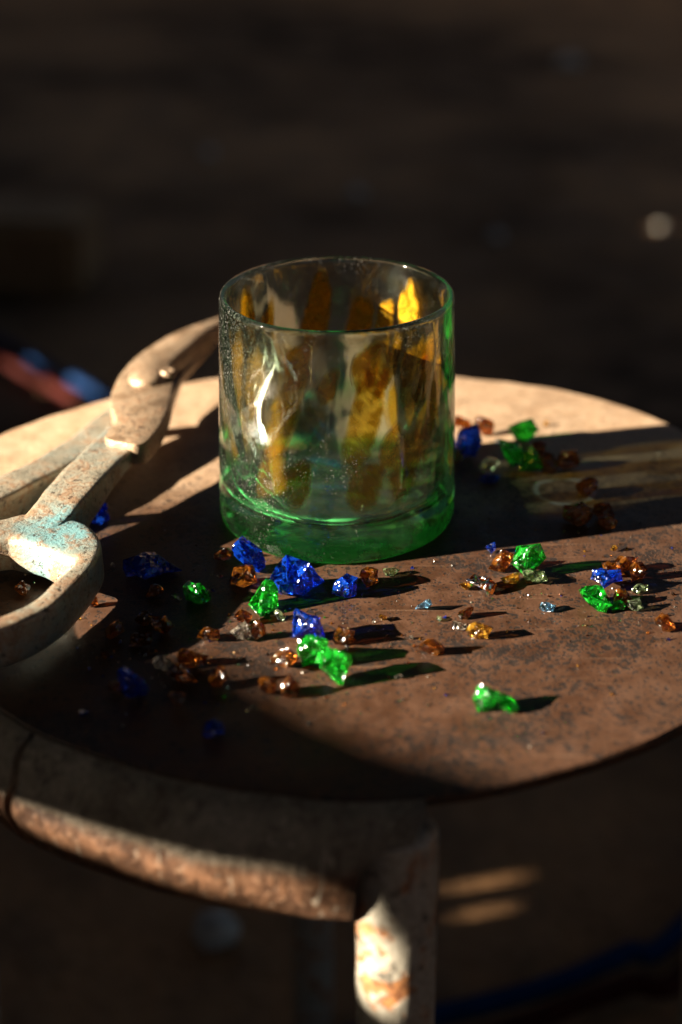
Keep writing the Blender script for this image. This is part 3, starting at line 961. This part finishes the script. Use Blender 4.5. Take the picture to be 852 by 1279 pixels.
        at.data.foreach_set('value', [1.0] + [v for i in range(1, mr + 1) for v in [1.0 - (i / mr) ** 2] * n])
    return t
build_tumbler()

# ---------------------------------------------------------------- shears
def plate(bm, pts, z0, z1, bev, thin=None, sub=6):
    """thick plate from an outline, edges rounded over by bev; thin(x, y) lowers the top"""
    path = catmull([(x * MM, y * MM, 0) for x, y in pts], sub, closed=True)
    m = len(path)
    cen = sum(path, Vector()) / m
    def inset(d):
        out = []
        for i in range(m):
            tg = (path[(i + 1) % m] - path[(i - 1) % m]).normalized()
            nr = Vector((tg.y, -tg.x, 0)) * SIGN
            out.append(path[i] + nr * d)
        return out
    area = sum(path[i].x * path[(i + 1) % m].y - path[(i + 1) % m].x * path[i].y for i in range(m))
    SIGN = -1 if area > 0 else 1
    layers = [(bev, z0), (bev * 0.3, z0 + bev * 0.3), (0, z0 + bev), (0, z1 - bev), (bev * 0.3, z1 - bev * 0.3), (bev, z1)]
    rings = []
    for d, z in layers:
        rings.append([bm.verts.new((p.x, p.y, z + (0.0003 * noise.noise(p * 90) if z > (z0 + z1) / 2 else 0))) for p in inset(d)])
    for A, B in zip(rings, rings[1:]):
        for k in range(m):
            bm.faces.new((A[k], A[(k + 1) % m], B[(k + 1) % m], B[k]))
    f1 = bm.faces.new(rings[0][::-1])
    f2 = bm.faces.new(rings[-1])
    bmesh.ops.triangulate(bm, faces=[f1, f2])

def build_shears():
    t = thing('shears', 'worn pale steel hand shears with looped handles lying on the stool', 'shears', (-0.09, -0.02, 0.0003))
    off = Matrix.Translation((0.09, 0.02, -0.0003))
    def put(o):
        o.data.transform(off)
        return o
    bm = bmesh.new()
    plate(bm, HEAD, 0.0165, 0.0255, 0.0007)
    put(obj('upper_blade', bm, M_BLADE, t, smooth=True, angle=35))
    bm = bmesh.new()
    plate(bm, LOWER_BLADE, 0.0112, 0.0160, 0.0007)
    put(obj('lower_blade', bm, M_BLADE, t, smooth=True, angle=35))
    # right arm, flowing from the head into its loop
    bm = bmesh.new()
    zs = [0.0198, 0.0194, 0.0180, 0.0152, 0.0118, 0.0098]
    path = catmull([(x * MM, y * MM, z) for (x, y), z in zip(RIGHT_ARM, zs)], 10)
    sweep(bm, path, lambda f: 0.0185 - 0.0015 * f, lambda f: 0.0062 + 0.0090 * max(0.0, min(1.0, (f - 0.15) / 0.6)), 8.0, 28, wobble=0.0004, freq=110)
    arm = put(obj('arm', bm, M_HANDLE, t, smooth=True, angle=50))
    bm = bmesh.new()
    po = catmull([(x * MM, y * MM, 0.0110) for (x, y) in LOOP_OUT], 8, closed=True)
    pi = catmull([(x * MM, y * MM, 0.0110) for (x, y) in LOOP_IN], 8, closed=True)
    sec = superellipse(28, 6.0)
    rings = []
    for o_, i_ in zip(po, pi):
        c_, w_ = (o_ + i_) / 2, (o_ - i_) / 2
        w_ = w_ * (1 + 0.0012 / max(w_.length, 0.002))
        ring = []
        for (a_, b_) in sec:
            q = c_ + w_ * a_ + Vector((0, 0, 0.0074 * b_))
            q += (w_.normalized() * a_ + Vector((0, 0, b_))) * 0.0005 * noise.noise(q * 85)
            ring.append(bm.verts.new(q))
        rings.append(ring)
    for A, B in zip(rings, rings[1:] + rings[:1]):
        for k in range(28):
            bm.faces.new((A[k], A[(k + 1) % 28], B[(k + 1) % 28], B[k]))
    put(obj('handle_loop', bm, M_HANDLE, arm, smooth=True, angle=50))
    bm = bmesh.new()
    zs = [0.0135, 0.0120, 0.0098, 0.0085, 0.0082, 0.0082]
    path = catmull([(x * MM, y * MM, z) for (x, y), z in zip(LEFT_ARM, zs)], 10)
    sweep(bm, path, lambda f: 0.0175 - 0.002 * f, lambda f: 0.0048 + 0.0085 * min(1, f * 1.4), 6.0, 28, wobble=0.0004, freq=110)
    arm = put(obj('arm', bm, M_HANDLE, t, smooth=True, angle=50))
    bm = bmesh.new()
    path = catmull([(x * MM, y * MM, 0.0085) for (x, y) in LEFT_LOOP[:-1]], 10, closed=True)
    sweep(bm, path, lambda f: 0.0095, lambda f: 0.0155, 3.0, 28, closed=True, wobble=0.0005, freq=80)
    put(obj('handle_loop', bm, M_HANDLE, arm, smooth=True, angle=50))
    # pivot bolt: domed head with a nut stub on its right
    bx, by = BOLT[0]
    bm = bmesh.new()
    prof = [(8.2, 25.4), (8.0, 26.4), (7.0, 27.6), (4.8, 28.5), (2.2, 28.9)]
    N = 28
    rings = [[bm.verts.new((MM * (bx + r * (1 + 0.03 * math.sin(3 * a)) * math.cos(a)), MM * (by + r * math.sin(a)), MM * z)) for a in [2 * math.pi * k / N for k in range(N)]] for r, z in prof]
    for A, B in zip(rings, rings[1:]):
        for k in range(N):
            bm.faces.new((A[k], A[(k + 1) % N], B[(k + 1) % N], B[k]))
    bm.faces.new(rings[-1])
    low = [[bm.verts.new((MM * (bx + 4.6 * math.cos(a)), MM * (by + 4.6 * math.sin(a)), MM * z)) for a in [2 * math.pi * k / N for k in range(N)]] for z in (25.4, 0.0)]
    for k in range(N):
        bm.faces.new((rings[0][k], rings[0][(k + 1) % N], low[0][(k + 1) % N], low[0][k]))
        bm.faces.new((low[0][k], low[0][(k + 1) % N], low[1][(k + 1) % N], low[1][k]))
    bm.faces.new(low[1])
    bolt = put(obj('pivot_bolt', bm, M_BLADE, t, smooth=True, angle=60))
    bm = bmesh.new()
    cxn, cyn = bx + 8.2, by + 2.0
    rings = []
    for r, z in [(3.2, 25.4), (3.2, 28.3), (2.7, 28.9), (1.6, 28.9), (1.5, 27.1)]:
        rings.append([bm.verts.new((MM * (cxn + r * math.cos(a)), MM * (cyn + r * math.sin(a)), MM * z)) for a in [2 * math.pi * k / 14 for k in range(14)]])
    for A, B in zip(rings, rings[1:]):
        for k in range(14):
            bm.faces.new((A[k], A[(k + 1) % 14], B[(k + 1) % 14], B[k]))
    bm.faces.new(rings[-1])
    bm.faces.new(rings[0][::-1])
    put(obj('pivot_nut', bm, M_BLADE, bolt, smooth=True, angle=40))
build_shears()

# ---------------------------------------------------------------- glass crumbs, each its own fragment
def crumb_mesh(w, hr, dr, seed):
    rnd = random.Random(seed)
    bm = bmesh.new()
    n = 12 if w < 6 else 17
    sx, sy, sz = w / 2, w * dr / 2, w * hr / 2
    lean = rnd.uniform(-0.35, 0.35)
    for _ in range(n):
        v = Vector((rnd.gauss(0, 1), rnd.gauss(0, 1), rnd.gauss(0, 1))).normalized() * rnd.uniform(0.72, 1.08)
        zz = max(v.z, -0.62 + 0.05 * rnd.random())
        bm.verts.new((MM * sx * (v.x + lean * zz), MM * sy * v.y, MM * sz * zz * 1.35))
    r = bmesh.ops.convex_hull(bm, input=bm.verts[:])
    bmesh.ops.delete(bm, geom=[g for g in set(r['geom_interior'] + r['geom_unused']) if isinstance(g, bmesh.types.BMVert)], context='VERTS')
    if w > 5:
        # scoop conchoidal dents: split the larger faces and push their middles in
        big = sorted(bm.faces, key=lambda f: -f.calc_area())[:8]
        res = bmesh.ops.poke(bm, faces=big)
        for v in res['verts']:
            nr = v.normal if v.normal.length > 0 else Vector((0, 0, 1))
            v.co -= nr * MM * w * rnd.uniform(0.03, 0.12)
        bmesh.ops.subdivide_edges(bm, edges=bm.edges[:], cuts=1, use_grid_fill=True)
        for v in bm.verts:
            q = v.co / (MM * w)
            v.co += MM * w * 0.075 * Vector((noise.noise(q * 4 + Vector((seed, 0, 0))), noise.noise(q * 4 + Vector((0, seed, 9))), noise.noise(q * 4 + Vector((5, 0, seed)))))
        bmesh.ops.triangulate(bm, faces=bm.faces[:])
    zmin = min(v.co.z for v in bm.verts)
    for v in bm.verts:
        v.co.z -= zmin
    return bm

GROUPS = {'blue': 'blue glass crumbs on the stool', 'green': 'green glass crumbs on the stool', 'amber': 'amber glass crumbs on the stool',
          'yellow': 'amber glass crumbs on the stool', 'pale': 'pale glass chips on the stool', 'clear': 'clear glass chips on the stool',
          'lightblue': 'blue glass crumbs on the stool'}
for i, (x, y, w, hr, dr, kind, label) in enumerate(CRUMBS):
    bm = crumb_mesh(w, hr, dr, 100 + i * 7)
    o = obj('glass_crumb', bm, M_CRUMB[kind])
    z = 0.0002
    if 'on top of the right hand pile' in label:
        z = 0.0022
    o.location = (x * MM, y * MM, z)
    o.rotation_euler.z = random.Random(i).uniform(-0.5, 0.5)
    tag(o, label, 'glass crumb', GROUPS[kind])

def build_dust():
    rnd = random.Random(77)
    bm = bmesh.new()
    mats = [M_CRUMB[k] for k in ('clear', 'amber', 'blue', 'green', 'yellow')]
    for i in range(800):
        x0, y0, w0 = rnd.choice(CRUMBS)[:3]
        sp = 9 + 22 * rnd.random() ** 2
        x, y = x0 + rnd.gauss(0, sp), y0 + rnd.gauss(0, sp)
        if math.hypot(x, y) < 47 or math.hypot(x - DISC_C[0], y - DISC_C[1]) > 158:
            continue
        r = 0.2 + 0.6 * rnd.random() ** 3
        k = rnd.choices(range(5), (5, 5, 1.2, 1.2, 2))[0]
        a0 = rnd.uniform(0, 6.28)
        vs = [bm.verts.new((MM * (x + r * rnd.uniform(0.6, 1.5) * math.cos(a0 + j * 2.1)), MM * (y + r * math.sin(a0 + j * 2.1)), 0.00005)) for j in range(3)]
        tp = [bm.verts.new((MM * (x + r * rnd.uniform(-0.5, 0.5)), MM * (y + r * rnd.uniform(-0.5, 0.5)), MM * r * rnd.uniform(0.7, 1.6))) for j in range(2)]
        for f in ((vs[0], vs[1], tp[0]), (vs[1], vs[2], tp[1]), (vs[1], tp[1], tp[0]), (vs[2], vs[0], tp[0]), (vs[2], tp[0], tp[1]), (vs[0], vs[2], vs[1])):
            bm.faces.new(f).material_index = k
    o = obj('glass_dust', bm, mats[0])
    for m in mats[1:]:
        o.data.materials.append(m)
    o['kind'] = 'stuff'
    tag(o, 'fine glittering glass dust scattered between the crumbs', 'glass dust')
build_dust()

# ---------------------------------------------------------------- out of focus things on the ground behind
def pebble(x, y, r, seed, label, flat=0.7):
    bm = bmesh.new()
    bmesh.ops.create_icosphere(bm, subdivisions=3, radius=r)
    for v in bm.verts:
        n_ = v.co.normalized()
        v.co *= 1 + 0.25 * noise.noise(n_ * 1.6 + Vector((seed, 0, 0)))
        v.co.z *= flat
    o = obj('pebble', bm, M_PEBBLE, smooth=True)
    o.location = (x, y, GROUND_Z + r * flat * 0.7)
    tag(o, label, 'pebble', 'pale pebbles on the dark ground')
pebble(0.521, 1.863, 0.010, 1, 'brightest pale pebble, blurred, right of the tumbler on dark ground')
pebble(0.549, 3.17, 0.026, 2, 'faint blurred pebble near the upper right corner')
pebble(-0.242, 2.325, 0.014, 3, 'faint blurred pebble above the left of the tumbler')
pebble(0.033, 2.051, 0.014, 4, 'faint blurred pebble just above the tumbler rim')
pebble(0.251, 1.808, 0.012, 5, 'faint blurred pebble between the tumbler and the brightest pebble')
pebble(-0.081, 0.251, 0.016, 6, 'pale blurred stone on the ground under the stool')

def build_block():
    bm = bmesh.new()
    box(bm, (-0.16, -0.07, 0), (0.15, 0.07, 0.11))
    bmesh.ops.bevel(bm, geom=bm.edges[:], offset=0.012, segments=3, affect='EDGES')
    o = obj('timber_block', bm, M_BLOCK, smooth=True, angle=50)
    o.location = (-0.50, 1.62, GROUND_Z - 0.003)
    o.rotation_euler.z = -0.15
    tag(o, 'dull brown timber block, blurred, on the ground behind the shears', 'block')
build_block()

def hose(name, pts, mat, label):
    bm = bmesh.new()
    path = catmull([(x, y, GROUND_Z + 0.010) for x, y in pts], 14)
    sweep(bm, path, lambda f: 0.014, lambda f: 0.014, 2.0, 14)
    o = obj(name, bm, mat, smooth=True)
    tag(o, label, 'hose', 'twin rubber hoses on the ground')
hose('rubber_hose', [(-1.0, 1.9), (-0.438, 1.332), (-0.361, 1.246), (-0.291, 1.172), (-0.1, 0.98), (0.25, 0.80), (0.42, 0.50), (0.231, 0.251), (0.188, 0.225), (0.143, 0.2), (0.1, 0.183), (0.0, 0.15), (-0.10, 0.10)],
     M_HOSE_B, 'blue rubber hose, blurred, lying on the ground around the stool')
hose('rubber_hose', [(-1.03, 1.82), (-0.416, 1.255), (-0.349, 1.185), (-0.295, 1.128), (-0.12, 0.94), (0.22, 0.76), (0.39, 0.48), (0.235, 0.222), (0.186, 0.197), (0.151, 0.182), (0.109, 0.162), (0.0, 0.12), (-0.2, 0.05)],
     M_HOSE_R, 'dark red rubber hose, blurred, lying beside the blue one')
